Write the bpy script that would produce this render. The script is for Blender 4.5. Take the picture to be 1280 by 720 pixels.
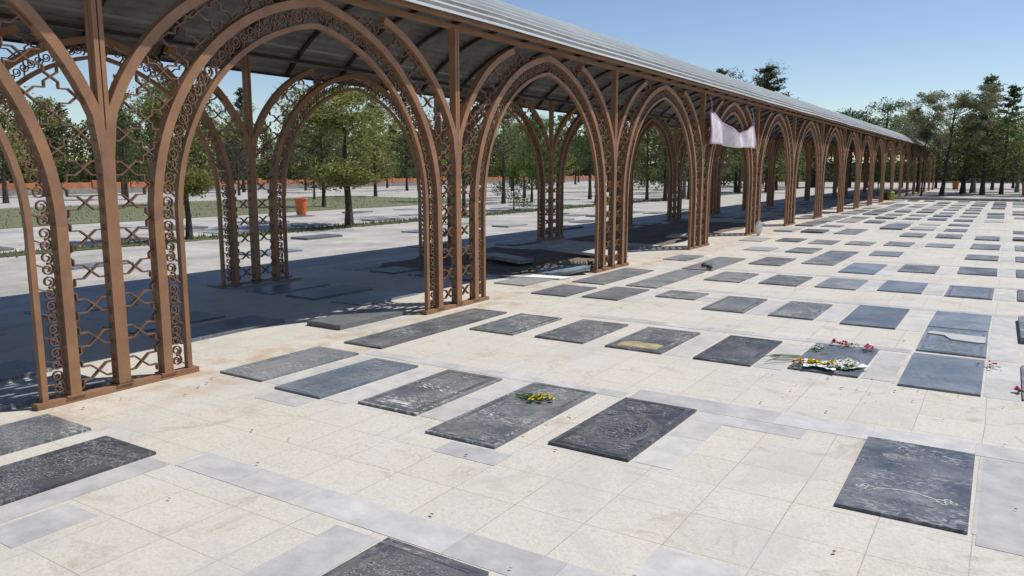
import bpy, math, random
from mathutils import Vector, noise
R = math.radians
sc = bpy.context.scene
for o in list(bpy.data.objects): bpy.data.objects.remove(o)

# ------------------------------------------------------------------ camera, sky, sun, exposure
cam = bpy.data.cameras.new('camera'); camo = bpy.data.objects.new('camera', cam)
sc.collection.objects.link(camo); sc.camera = camo
cam.lens = 27.14; cam.sensor_width = 36; cam.clip_start = .05; cam.clip_end = 3000
camo.location = (0, 0, 1.7); camo.rotation_euler = (R(90-8.66), 0, R(32.6))
SUN = Vector((.42, .48, 1.0)).normalized()
w = bpy.data.worlds.new('World'); sc.world = w; w.use_nodes = True
nt = w.node_tree; bg = nt.nodes['Background']; sky = nt.nodes.new('ShaderNodeTexSky')
sky.sky_type = 'NISHITA'; sky.sun_disc = False
sky.sun_elevation = math.asin(SUN.z); sky.sun_rotation = math.atan2(SUN.x, SUN.y)
sky.altitude = 1100; sky.air_density = 1.1; sky.dust_density = .1; sky.ozone_density = 1.8
hs = nt.nodes.new('ShaderNodeHueSaturation'); hs.inputs['Hue'].default_value = .508; hs.inputs['Saturation'].default_value = 1.05
nt.links.new(sky.outputs[0], hs.inputs['Color']); nt.links.new(hs.outputs[0], bg.inputs[0]); bg.inputs[1].default_value = .108
sl = bpy.data.lights.new('sun', 'SUN'); sl.energy = 4.5; sl.angle = R(.53); sl.color = (1, .965, .91)
so = bpy.data.objects.new('sun', sl); sc.collection.objects.link(so)
so.rotation_euler = SUN.to_track_quat('Z', 'Y').to_euler()
sc.view_settings.view_transform = 'Standard'; sc.view_settings.look = 'None'
sc.view_settings.gamma = 1; sc.view_settings.use_curve_mapping = False
sc.view_settings.exposure = 0.08
C = sc.collection
rnd = random.Random(7)

# ------------------------------------------------------------------ helpers
class MB:
    def __init__(s): s.v = []; s.f = []; s.m = []
    def face(s, pts, m=0):
        n = len(s.v); s.v += [tuple(p) for p in pts]; s.f.append(tuple(range(n, n+len(pts)))); s.m.append(m)
    def box(s, x0, x1, y0, y1, z0, z1, m=0, bev=0, M=None):
        n = len(s.v)
        if bev:
            b = bev
            rings = [[(x0, y0), (x1, y0), (x1, y1), (x0, y1)], [(x0, y0), (x1, y0), (x1, y1), (x0, y1)],
                     [(x0+b, y0+b), (x1-b, y0+b), (x1-b, y1-b), (x0+b, y1-b)]]
            zs = [z0, z1-b, z1]
            for r, z in zip(rings, zs): s.v += [(x, y, z) for x, y in r]
            for k in range(2):
                for i in range(4):
                    j = (i+1) % 4; s.f.append((n+4*k+i, n+4*k+j, n+4*k+4+j, n+4*k+4+i)); s.m.append(m)
            s.f.append((n+8, n+9, n+10, n+11)); s.m.append(m); s.f.append((n+3, n+2, n+1, n)); s.m.append(m)
        else:
            s.v += [(x0, y0, z0), (x1, y0, z0), (x1, y1, z0), (x0, y1, z0), (x0, y0, z1), (x1, y0, z1), (x1, y1, z1), (x0, y1, z1)]
            for q in ((0, 3, 2, 1), (4, 5, 6, 7), (0, 1, 5, 4), (1, 2, 6, 5), (2, 3, 7, 6), (3, 0, 4, 7)):
                s.f.append(tuple(n+i for i in q)); s.m.append(m)
        if M is not None:
            for i in range(n, len(s.v)): s.v[i] = tuple(M @ Vector(s.v[i]))
    def bar(s, path, wd, dp, m=0, cap=True):
        """rectangular bar along a path in the YZ plane: wd in plane, dp along X"""
        n = len(s.v); N = len(path)
        for i, (y, z) in enumerate(path):
            a = path[max(i-1, 0)]; b = path[min(i+1, N-1)]
            ty, tz = b[0]-a[0], b[1]-a[1]; L = math.hypot(ty, tz) or 1; ny, nz = -tz/L, ty/L
            h = wd/2 if not callable(wd) else wd(i/(N-1))/2
            for sx, sn in ((-1, -1), (1, -1), (1, 1), (-1, 1)):
                s.v.append((sx*dp/2, y+sn*ny*h, z+sn*nz*h))
        for i in range(N-1):
            for k in range(4):
                j = (k+1) % 4; s.f.append((n+4*i+k, n+4*i+j, n+4*i+4+j, n+4*i+4+k)); s.m.append(m)
        if cap:
            s.f.append((n+3, n+2, n+1, n)); s.f.append((n+4*N-4, n+4*N-3, n+4*N-2, n+4*N-1)); s.m += [m, m]
    def tube(s, path, rad, k=6, m=0):
        n = len(s.v); N = len(path); P = [Vector(p) for p in path]
        for i, p in enumerate(P):
            t = (P[min(i+1, N-1)]-P[max(i-1, 0)]).normalized()
            u = t.cross(Vector((0, 0, 1)));
            if u.length < .1: u = t.cross(Vector((0, 1, 0)))
            u.normalize(); v = t.cross(u); r = rad(i/(N-1)) if callable(rad) else rad
            for a in range(k):
                q = p+(u*math.cos(2*math.pi*a/k)+v*math.sin(2*math.pi*a/k))*r; s.v.append(tuple(q))
        for i in range(N-1):
            for a in range(k):
                b = (a+1) % k; s.f.append((n+k*i+a, n+k*i+b, n+k*i+k+b, n+k*i+k+a)); s.m.append(m)
        s.f.append(tuple(n+a for a in reversed(range(k)))); s.f.append(tuple(n+k*(N-1)+a for a in range(k))); s.m += [m, m]
    def lathe(s, prof, k=20, m=0, c=(0, 0, 0)):
        n = len(s.v)
        for r, z in prof:
            for a in range(k):
                t = 2*math.pi*a/k; s.v.append((c[0]+r*math.cos(t), c[1]+r*math.sin(t), c[2]+z))
        for i in range(len(prof)-1):
            for a in range(k):
                b = (a+1) % k; s.f.append((n+k*i+a, n+k*i+b, n+k*i+k+b, n+k*i+k+a)); s.m.append(m)
    def build(s, name, mats, parent=None, smooth=False, loc=None):
        me = bpy.data.meshes.new(name); me.from_pydata(s.v, [], s.f)
        if not isinstance(mats, (list, tuple)): mats = [mats]
        for q in mats: me.materials.append(q)
        if len(mats) > 1: me.polygons.foreach_set('material_index', s.m)
        if smooth: me.polygons.foreach_set('use_smooth', [True]*len(me.polygons))
        me.update()
        o = bpy.data.objects.new(name, me); C.objects.link(o); o.parent = parent
        if loc: o.location = loc
        return o

def tag(o, label, cat, group=None, kind=None):
    o['label'] = label; o['category'] = cat
    if group: o['group'] = group
    if kind: o['kind'] = kind
    return o
def struct(o, kind='structure'):
    o['kind'] = kind; return o
def thing(name, loc, rz=0):
    o = bpy.data.objects.new(name, None); C.objects.link(o); o.location = loc; o.rotation_euler = (0, 0, rz)
    o.empty_display_size = .2
    return o
KIDS = {}
def copy_tree(o, parent=None):
    c = o.copy(); C.objects.link(c)
    if parent is not None: c.parent = parent
    for ch in KIDS.get(o.name, None) or [q for q in bpy.data.objects if q.parent == o]: copy_tree(ch, c)
    return c
def freeze(o):
    ks = [q for q in bpy.data.objects if q.parent == o]; KIDS[o.name] = ks
    for q in ks: freeze(q)

ORD = ['first', 'second', 'third', 'fourth', 'fifth', 'sixth', 'seventh', 'eighth', 'ninth', 'tenth', 'eleventh', 'twelfth',
       'thirteenth', 'fourteenth', 'fifteenth', 'sixteenth', 'seventeenth', 'eighteenth', 'nineteenth', 'twentieth']

# ------------------------------------------------------------------ materials
def mat(name, col, rough=.7, metal=0, spec=.5, nscale=0, namt=.25, bump=0, bscale=40, col2=None, objrand=0, island=0, coord='Object', detail=5):
    m = bpy.data.materials.new(name); m.use_nodes = True; t = m.node_tree; b = t.nodes['Principled BSDF']
    b.inputs['Roughness'].default_value = rough; b.inputs['Metallic'].default_value = metal
    b.inputs['Specular IOR Level'].default_value = spec
    N = t.nodes.new; L = t.links.new
    tc = N('ShaderNodeTexCoord'); src = tc.outputs[coord]
    last = N('ShaderNodeRGB'); last.outputs[0].default_value = (*col, 1); last = last.outputs[0]
    if nscale:
        n = N('ShaderNodeTexNoise'); n.inputs['Scale'].default_value = nscale; n.inputs['Detail'].default_value = detail; n.inputs['Roughness'].default_value = .65
        L(src, n.inputs['Vector'])
        r = N('ShaderNodeValToRGB'); r.color_ramp.elements[0].position = .32; r.color_ramp.elements[1].position = .68
        L(n.outputs[0], r.inputs[0])
        c2 = col2 or tuple(c*(1-namt*1.6) for c in col)
        mx = N('ShaderNodeMix'); mx.data_type = 'RGBA'; mx.inputs[6].default_value = (*c2, 1); L(last, mx.inputs[7]); L(r.outputs[0], mx.inputs[0]); last = mx.outputs[2]
    for amt, kind in ((objrand, 'o'), (island, 'i')):
        if amt:
            if kind == 'o': oi = N('ShaderNodeObjectInfo').outputs['Random']
            else: oi = N('ShaderNodeNewGeometry').outputs['Random Per Island']
            mr = N('ShaderNodeMapRange'); mr.inputs[3].default_value = 1-amt; mr.inputs[4].default_value = 1+amt; L(oi, mr.inputs[0])
            h = N('ShaderNodeHueSaturation'); L(mr.outputs[0], h.inputs['Value']); L(last, h.inputs['Color']); last = h.outputs[0]
    L(last, b.inputs['Base Color'])
    if bump:
        n = N('ShaderNodeTexNoise'); n.inputs['Scale'].default_value = bscale; n.inputs['Detail'].default_value = 6; L(src, n.inputs['Vector'])
        bp = N('ShaderNodeBump'); bp.inputs['Strength'].default_value = bump; bp.inputs['Distance'].default_value = .01
        L(n.outputs[0], bp.inputs['Height']); L(bp.outputs[0], b.inputs['Normal'])
    return m

M = {}
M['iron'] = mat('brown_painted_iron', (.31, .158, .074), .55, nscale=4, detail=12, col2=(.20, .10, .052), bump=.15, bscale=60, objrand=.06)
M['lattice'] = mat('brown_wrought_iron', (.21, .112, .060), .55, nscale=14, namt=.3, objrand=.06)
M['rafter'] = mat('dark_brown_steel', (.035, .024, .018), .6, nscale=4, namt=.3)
M['roof_top'] = mat('pale_galvanised_sheet', (.35, .375, .385), .75, metal=.0, nscale=.9, namt=.14, objrand=.07, bump=.05, bscale=3)
M['roof_under'] = mat('grey_sheet_underside', (.27, .265, .25), .8, nscale=2.5, namt=.3)  # underside of the roof sheets, a darker grey than the top
M['orange'] = mat('orange_plastic', (.72, .17, .03), .55, nscale=5, namt=.25)
M['orange_wall'] = mat('orange_painted_wall', (.55, .20, .09), .8, nscale=2, namt=.3)
M['kerb'] = mat('grey_concrete_kerb', (.30, .29, .27), .85, nscale=4, namt=.3, bump=.3)
M['bark'] = mat('grey_brown_bark', (.095, .075, .06), .95, nscale=14, namt=.45, bump=.8, bscale=30)
M['bark_pale'] = mat('pale_bark', (.26, .25, .23), .9, nscale=10, namt=.45, bump=.5, bscale=30)
M['white'] = mat('white_paper', (.78, .77, .76), .8, nscale=8, namt=.06)
M['banner'] = mat('pale_lilac_cloth', (.72, .68, .71), .85, nscale=3, namt=.12, col2=(.50, .43, .44))
M['banner_edge'] = mat('mauve_cloth_hem', (.34, .22, .31), .85)
M['stem'] = mat('flower_stem', (.07, .14, .03), .6)
M['yellow'] = mat('yellow_petals', (.75, .60, .05), .6, island=.25)
M['white_petal'] = mat('white_petals', (.80, .80, .68), .6, island=.12)
M['red_petal'] = mat('red_petals', (.55, .03, .05), .6, island=.4)
M['pink_petal'] = mat('pink_petals', (.75, .18, .30), .6, island=.25)
M['soil'] = mat('bare_brown_earth', (.20, .155, .11), .95, nscale=2.2, col2=(.10, .085, .07), bump=1, bscale=9)
M['blue_stone'] = mat('blue_grey_marble', (.26, .31, .36), .5, nscale=6, namt=.3, bump=.3)
M['canister'] = mat('yellow_green_plastic', (.50, .50, .05), .5, nscale=3, namt=.2)
M['dark_plastic'] = mat('dark_green_plastic', (.06, .09, .03), .5)

def leafmat(name, c1, c2, sc_=1.1):
    m = mat(name, c1, .6, spec=.25, nscale=sc_, col2=c2, objrand=.16, island=.30, detail=2)
    t = m.node_tree; b = t.nodes['Principled BSDF']
    tr = t.nodes.new('ShaderNodeBsdfTranslucent'); ad = t.nodes.new('ShaderNodeMixShader'); ad.inputs[0].default_value = .42
    src = b.inputs['Base Color'].links[0].from_socket
    t.links.new(src, tr.inputs[0]); t.links.new(b.outputs[0], ad.inputs[1]); t.links.new(tr.outputs[0], ad.inputs[2])
    t.links.new(ad.outputs[0], t.nodes['Material Output'].inputs[0])
    return m
M['leaf_pine'] = leafmat('pine_needles_olive', (.28, .29, .085), (.15, .17, .05))
M['leaf_dark'] = leafmat('pine_needles_dark', (.125, .15, .055), (.065, .09, .035))
M['leaf_grey'] = leafmat('sparse_grey_green_leaves', (.23, .23, .13), (.14, .155, .085))
M['leaf_bright'] = leafmat('fresh_green_leaves', (.15, .25, .045), (.08, .16, .03))
M['grass'] = leafmat('meadow_grass', (.15, .20, .065), (.17, .17, .09))

def ground_material(name, cream, cream2, tile, mortar_c, warm=1.0):
    m = bpy.data.materials.new(name); m.use_nodes = True; t = m.node_tree; b = t.nodes['Principled BSDF']
    N = t.nodes.new; L = t.links.new
    tc = N('ShaderNodeTexCoord').outputs['Object']
    # slight warp of joints
    wn = N('ShaderNodeTexNoise'); wn.inputs['Scale'].default_value = .7; L(tc, wn.inputs['Vector'])
    wv = N('ShaderNodeVectorMath'); wv.operation = 'MULTIPLY_ADD'; wv.inputs[1].default_value = (.03, .03, 0); L(wn.outputs['Color'], wv.inputs[0]); L(tc, wv.inputs[2])
    br = N('ShaderNodeTexBrick'); br.offset = 0; br.inputs['Scale'].default_value = 1
    br.inputs['Brick Width'].default_value = tile; br.inputs['Row Height'].default_value = tile
    br.inputs['Mortar Size'].default_value = .0028; br.inputs['Mortar Smooth'].default_value = .25; br.inputs['Bias'].default_value = -.1
    br.inputs['Color1'].default_value = (*cream, 1); br.inputs['Color2'].default_value = (*cream2, 1); br.inputs['Mortar'].default_value = (*mortar_c, 1)
    L(wv.outputs[0], br.inputs['Vector'])
    last = br.outputs['Color']
    def over(scale, lo, hi, col, fac, detail=6, rough=.6, blend='MIX', dist=0):
        nonlocal last
        n = N('ShaderNodeTexNoise'); n.inputs['Scale'].default_value = scale; n.inputs['Detail'].default_value = detail; n.inputs['Roughness'].default_value = rough
        n.inputs['Distortion'].default_value = dist
        L(tc, n.inputs['Vector']); mr = N('ShaderNodeMapRange'); mr.inputs[1].default_value = lo; mr.inputs[2].default_value = hi; mr.inputs[4].default_value = fac
        L(n.outputs[0], mr.inputs[0]); mx = N('ShaderNodeMix'); mx.data_type = 'RGBA'; mx.blend_type = blend
        L(mr.outputs[0], mx.inputs[0]); L(last, mx.inputs[6]); mx.inputs[7].default_value = (*col, 1); last = mx.outputs[2]
        return n
    over(.55, .42, .72, (.54, .48, .40), .5, 4)               # warm blotches
    over(1.7, .50, .75, (.56, .545, .515), .6, 5)                  # grey blotches
    over(38, .46, .66, (.38, .33, .27), .45, 3, .8)              # stone speckle
    over(90, .52, .70, (.66, .62, .56), .5, 2, .8)               # pale speckle
    over(1.9, .545, .70, (.31, .265, .20), .75, 9, .75, dist=1.2) # dirt stains
    over(.9, .52, .60, (.44, .42, .38), .5, 10, .7, dist=.8)   # water marks
    over(9, .64, .74, (.17, .14, .10), .65, 7, .8)                # crumbs of dirt
    # rust and dirt washed out from the arcade feet
    sp = N('ShaderNodeSeparateXYZ'); L(tc, sp.inputs[0])
    ax = N('ShaderNodeMath'); ax.operation = 'ADD'; ax.inputs[1].default_value = 5.6; L(sp.outputs[0], ax.inputs[0])
    ab = N('ShaderNodeMath'); ab.operation = 'ABSOLUTE'; L(ax.outputs[0], ab.inputs[0])
    mr = N('ShaderNodeMapRange'); mr.inputs[1].default_value = .15; mr.inputs[2].default_value = .6; mr.inputs[3].default_value = .8; mr.inputs[4].default_value = 0; L(ab.outputs[0], mr.inputs[0])
    nn = N('ShaderNodeTexNoise'); nn.inputs['Scale'].default_value = 3.2; nn.inputs['Detail'].default_value = 8; L(tc, nn.inputs['Vector'])
    m2 = N('ShaderNodeMapRange'); m2.inputs[1].default_value = .45; m2.inputs[2].default_value = .62; L(nn.outputs[0], m2.inputs[0])
    mm = N('ShaderNodeMath'); mm.operation = 'MULTIPLY'; L(mr.outputs[0], mm.inputs[0]); L(m2.outputs[0], mm.inputs[1])
    mx = N('ShaderNodeMix'); mx.data_type = 'RGBA'; L(mm.outputs[0], mx.inputs[0]); L(last, mx.inputs[6]); mx.inputs[7].default_value = (.42, .31, .20, 1); last = mx.outputs[2]
    L(last, b.inputs['Base Color']); b.inputs['Roughness'].default_value = .8; b.inputs['Specular IOR Level'].default_value = .3
    n = N('ShaderNodeTexNoise'); n.inputs['Scale'].default_value = 55; n.inputs['Detail'].default_value = 4; L(tc, n.inputs['Vector'])
    ad = N('ShaderNodeMath'); ad.operation = 'SUBTRACT'; L(n.outputs[0], ad.inputs[0]); L(br.outputs['Fac'], ad.inputs[1])
    bp = N('ShaderNodeBump'); bp.inputs['Strength'].default_value = .35; bp.inputs['Distance'].default_value = .006; L(ad.outputs[0], bp.inputs['Height']); L(bp.outputs[0], b.inputs['Normal'])
    return m
M['paving'] = ground_material('cream_stone_paving', (.515, .48, .41), (.56, .525, .45), .40, (.27, .245, .20))
M['rear_paving'] = mat('weathered_shade_mottled_paving', (.50, .475, .43), .9, nscale=.8, col2=(.27, .255, .23), bump=.4, bscale=20, detail=9)  # weathering; the strong blotches also stand in for streaky tree shade
M['dust'] = mat('pale_dusty_ground', (.46, .42, .36), .95, nscale=.12, col2=(.30, .27, .22), detail=8)
M['marble'] = mat('grey_marble_strip', (.52, .495, .45), .8, nscale=5, col2=(.37, .36, .34), island=.10, bump=.15, bscale=30, detail=9)
M['marble_band'] = mat('blue_grey_marble_band', (.50, .48, .45), .8, nscale=5, col2=(.34, .335, .33), island=.13, bump=.15, bscale=30, detail=12)

def stonemat(name, base, light, amt, rough=.32, dust=.5, lo=.47):
    """polished slab with shallow worn engraving: pale flecks in the carved field, dust"""
    m = bpy.data.materials.new(name); m.use_nodes = True; t = m.node_tree; b = t.nodes['Principled BSDF']
    N = t.nodes.new; L = t.links.new
    tc = N('ShaderNodeTexCoord').outputs['Object']; oi = N('ShaderNodeObjectInfo').outputs['Random']
    off = N('ShaderNodeVectorMath'); off.operation = 'MULTIPLY_ADD'; off.inputs[1].default_value = (1, 1, 1); L(tc, off.inputs[0])
    cb = N('ShaderNodeCombineXYZ'); mo = N('ShaderNodeMath'); mo.operation = 'MULTIPLY'; mo.inputs[1].default_value = 57.; L(oi, mo.inputs[0]); L(mo.outputs[0], cb.inputs[0]); L(mo.outputs[0], cb.inputs[2]); L(cb.outputs[0], off.inputs[2])
    src = off.outputs[0]
    st = N('ShaderNodeVectorMath'); st.operation = 'MULTIPLY'; st.inputs[1].default_value = (1, 1.9, 1); L(src, st.inputs[0])
    n1 = N('ShaderNodeTexNoise'); n1.inputs['Scale'].default_value = 21; n1.inputs['Detail'].default_value = 7; n1.inputs['Distortion'].default_value = 1.2; L(st.outputs[0], n1.inputs['Vector'])
    r1 = N('ShaderNodeMapRange'); r1.inputs[1].default_value = lo+.01; r1.inputs[2].default_value = lo+.17; L(n1.outputs[0], r1.inputs[0])
    n0 = N('ShaderNodeTexNoise'); n0.inputs['Scale'].default_value = 3.2; n0.inputs['Detail'].default_value = 3; L(src, n0.inputs['Vector'])
    r0 = N('ShaderNodeMapRange'); r0.inputs[1].default_value = .4; r0.inputs[2].default_value = .62; r0.inputs[4].default_value = amt; L(n0.outputs[0], r0.inputs[0])
    mu = N('ShaderNodeMath'); mu.operation = 'MULTIPLY'; L(r1.outputs[0], mu.inputs[0]); L(r0.outputs[0], mu.inputs[1])
    mx = N('ShaderNodeMix'); mx.data_type = 'RGBA'; mx.inputs[6].default_value = (*base, 1); mx.inputs[7].default_value = (*light, 1); L(mu.outputs[0], mx.inputs[0])
    n2 = N('ShaderNodeTexNoise'); n2.inputs['Scale'].default_value = 2.3; n2.inputs['Detail'].default_value = 8; n2.inputs['Roughness'].default_value = .7; L(src, n2.inputs['Vector'])
    r2 = N('ShaderNodeMapRange'); r2.inputs[1].default_value = .42; r2.inputs[2].default_value = .75; r2.inputs[4].default_value = dust; L(n2.outputs[0], r2.inputs[0])
    m3 = N('ShaderNodeMix'); m3.data_type = 'RGBA'; L(r2.outputs[0], m3.inputs[0]); L(mx.outputs[2], m3.inputs[6]); m3.inputs[7].default_value = (.36, .34, .31, 1)
    h = N('ShaderNodeHueSaturation'); mr = N('ShaderNodeMapRange'); mr.inputs[3].default_value = .75; mr.inputs[4].default_value = 1.35; L(oi, mr.inputs[0]); L(mr.outputs[0], h.inputs['Value']); L(m3.outputs[2], h.inputs['Color'])
    L(h.outputs[0], b.inputs['Base Color'])
    rr = N('ShaderNodeMapRange'); rr.inputs[3].default_value = rough; rr.inputs[4].default_value = .75; L(mu.outputs[0], rr.inputs[0]); L(rr.outputs[0], b.inputs['Roughness']); b.inputs['Specular IOR Level'].default_value = .32
    bp = N('ShaderNodeBump'); bp.inputs['Strength'].default_value = .35; bp.inputs['Distance'].default_value = .004; bp.invert = True; L(mu.outputs[0], bp.inputs['Height']); L(bp.outputs[0], b.inputs['Normal'])
    return m
M['stone_black'] = stonemat('black_granite', (.048, .052, .060), (.32, .32, .32), .65, .34, .38)
M['stone_dark'] = stonemat('dark_grey_granite', (.082, .087, .095), (.38, .38, .37), 1.0, .40, .6)
M['stone_grey'] = stonemat('grey_granite', (.13, .14, .15), (.35, .34, .32), .8, .42, .6)
M['stone_blue'] = stonemat('blue_grey_granite', (.10, .125, .155), (.32, .33, .34), .55, .36, .5)
M['stone_pale'] = stonemat('pale_grey_marble_slab', (.28, .28, .28), (.45, .44, .42), .6, .5, .6)
M['engrave'] = mat('worn_pale_engraving', (.29, .29, .285), .7, nscale=18, namt=.45)
M['engrave_white'] = mat('white_painted_engraving', (.62, .61, .58), .7, nscale=22, namt=.4)
M['frame'] = mat('dull_grey_slab_frame', (.15, .15, .15), .6, nscale=12, namt=.4)

# ------------------------------------------------------------------ ground and paving (setting)
def sheet(name, x0, x1, y0, y1, z, m, seg=1, relief=0):
    b = MB(); nx = max(1, int(seg)); 
    if nx == 1: b.face([(x0, y0, z), (x1, y0, z), (x1, y1, z), (x0, y1, z)])
    else:
        ny = nx
        for j in range(ny+1):
            for i in range(nx+1):
                x = x0+(x1-x0)*i/nx; y = y0+(y1-y0)*j/ny
                e = min(i, nx-i, j, ny-j)
                dz = relief*(noise.noise(Vector((x*1.3, y*1.3, 3)))*.6+.5+noise.noise(Vector((x*4, y*4, 1)))*.25)*min(1, e/3.)
                wx = .25*noise.noise(Vector((x*.9, y*.9, 8))) if e == 0 else 0
                b.v.append((x+wx, y+wx, z+dz))
        for j in range(ny):
            for i in range(nx):
                a = j*(nx+1)+i; b.f.append((a, a+1, a+nx+2, a+nx+1)); b.m.append(0)
    return struct(b.build(name, m, smooth=nx > 1))
sheet('ground', -400, 400, -400, 500, -.012, M['dust'])
sheet('paving', -10.4, 24, -8, 51, -.004, M['paving'])
sheet('forest_floor', -400, -58.5, -40, 500, -.006, mat('forest_floor', (.10, .085, .055), .95, nscale=.6, col2=(.05, .06, .03), detail=8))
sheet('forest_floor', -58.5, 60, 121, 500, -.006, bpy.data.materials['forest_floor'])
sheet('rear_paving', -24.5, -10.4, -8, 90, -.004, M['rear_paving'])
sheet('far_paving', -10.4, 24, 51.3, 122, -.004, M['rear_paving'])
sheet('far_path', -56.8, -38.6, 5, 110, -.004, M['rear_paving'])
sheet('mid_paving', -37.6, -27, 38, 100, -.006, M['rear_paving'])
sheet('grass_field', -38, -25, -5, 38, .0, mat('short_turf', (.10, .13, .05), .9, nscale=.9, col2=(.17, .15, .085), detail=8), 30, .03)
sheet('grass_strip', -17.35, -16.65, -5, 85, .004, M['grass'], 40, .05)
sheet('earth_patch', -9.6, -6.25, 10.2, 14.2, .0, M['soil'], 40, .10)
sheet('earth_patch', -9.3, -6.6, 16.8, 25.5, .0, M['soil'], 30, .06)
# grass blades: one mass
b = MB(); g = random.Random(3)
for i in range(7000):
    q = g.random()
    if q < .62: x = g.gauss(-17, .25); y = g.uniform(3, 45)
    elif q < .97: x = g.uniform(-37.5, -25.3); y = g.uniform(4, 37)
    else: x = g.gauss(-6.5, .25); y = g.gauss(12.0, .35)
    hh = g.uniform(.04, .13); a = g.uniform(0, 6.28); dx, dy = math.cos(a)*.025, math.sin(a)*.025
    b.face([(x-dx, y-dy, 0), (x+dx, y+dy, 0), (x+g.uniform(-.05, .05), y+g.uniform(-.05, .05), hh)])
o = b.build('grass', M['grass']); tag(o, 'tufts of short green grass in strips behind the arcade', 'grass', kind='stuff')
# kerb across the far end of the plaza
b = MB()
for i in range(34):
    x = -10.4+i*1.0; b.box(x, x+.985, 51, 51.28, -.01, .15+rnd.uniform(-.008, .008), bev=.015)
struct(b.build('kerb', M['kerb']))

# ------------------------------------------------------------------ gravestones
# columns (left edge, nearest the arcade first) and the slabs seen in each row: (row, col, x0, x1, y0, y1, material, style)
CX = [-5.53, -4.76, -3.94, -3.10, -2.31, -1.49, -.63, .21, 1.03]
S = []
def st(row, x0, x1, y0, y1, m, style='', desc=None, h=.014): S.append(dict(row=row, x0=x0, x1=x1, y0=y0, y1=y1, m=m, style=style, desc=desc, h=h))
# row 0 (nearest)
st(0, -5.56, -5.00, 1.30, 2.64, 'stone_dark', 'flecks', 'dark grey gravestone at left edge below the foot of the nearest pier')
st(0, -4.77, -4.23, 1.20, 2.61, 'stone_black', 'flecks', 'black flecked gravestone with pale strip beside it, lower left corner')
st(0, -2.31, -1.74, 1.35, 2.53, 'stone_black', 'ornate', 'black ornate gravestone cut off by the bottom edge of the view')
# row 1
st(1, -5.53, -5.00, 4.04, 5.16, 'stone_grey', 'worn', 'worn grey gravestone with pale rubbed streak and cracked corner, nearest row')
st(1, -4.75, -4.24, 3.96, 5.10, 'stone_blue', 'lines', 'bluish gravestone with pale inscription, second from the left in the nearest full row')
st(1, -3.93, -3.38, 4.03, 5.14, 'stone_dark', 'whitebar', 'dark gravestone with grey border and small white bar at its near end')
st(1, -3.10, -2.55, 3.79, 5.19, 'stone_dark', 'ovals', 'long dark gravestone with two pale ovals and withered yellow flowers on it')
st(1, -2.31, -1.76, 4.04, 5.19, 'stone_black', 'bigoval', 'black gravestone with large engraved oval medallion, right of the yellow flowers')
st(1, -.63, -.04, 4.05, 5.24, 'stone_black', 'bracket', 'black gravestone with white curved ornament, alone at lower right')
# between 1 and 2
st(2, -5.47, -4.98, 5.44, 7.68, 'stone_dark', 'lines', 'very long dark gravestone pointing at the foot of the second pier')
st(2, -6.46, -5.95, 5.87, 6.95, 'stone_grey', 'lines', 'gravestone lying just inside the arcade beside the second pier', .05)
# row 2
st(2, -4.80, -4.24, 6.65, 7.70, 'stone_dark', 'lines', 'dark gravestone right of the very long slab, second row')
st(2, -4.00, -3.44, 6.69, 7.77, 'stone_dark', 'lines', 'dark gravestone with pale name panel left of the sand stained one')
st(2, -3.20, -2.62, 6.69, 7.77, 'stone_dark', 'sand', 'dark gravestone stained with yellow sand along its near edge')
st(2, -2.31, -1.79, 6.68, 7.82, 'stone_black', 'lines', 'dark gravestone with grey border just left of the flower covered grave')
st(2, -1.49, -.93, 6.78, 7.92, 'stone_blue', 'oval', 'gravestone heaped with yellow, white and red flowers')
st(2, -.63, -.06, 6.71, 7.98, 'stone_blue', 'plain', 'plain blue black gravestone right of the flower covered grave')
st(2, .21, .78, 6.75, 7.95, 'stone_dark', '', 'dark gravestone at the right edge beside the pink flower')
# row 3
st(3, -5.52, -4.96, 9.12, 10.05, 'stone_grey', '')
st(3, -4.77, -4.24, 9.22, 10.28, 'stone_grey', '')
st(3, -3.95, -3.40, 9.80, 10.40, 'stone_dark', '', 'short dark gravestone in the third row')
st(3, -3.10, -2.58, 9.20, 10.33, 'stone_grey', 'framed')
st(3, -2.29, -1.78, 9.20, 10.36, 'stone_dark', 'lines')
st(3, -1.48, -.92, 9.13, 10.52, 'stone_blue', 'plain', 'broad smooth blue grey gravestone in the third row')
st(3, -.63, -.06, 8.14, 9.42, 'stone_blue', 'broken', 'blue grey gravestone half covered by a pale broken slab, behind the plain blue black one')
st(3, -.63, -.06, 9.47, 10.56, 'stone_blue', 'plain', 'blue grey gravestone farther of the two laid end to end at right')
st(3, .21, .78, 9.05, 10.45, 'stone_dark', '', None, .06)
st(3, -5.56, -5.02, 10.42, 12.36, 'stone_grey', '', 'long worn gravestone touching the foot of the third pier')
st(3, -4.70, -4.22, 10.50, 12.68, 'stone_grey', '', 'long worn gravestone right of the one at the third pier')
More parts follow.
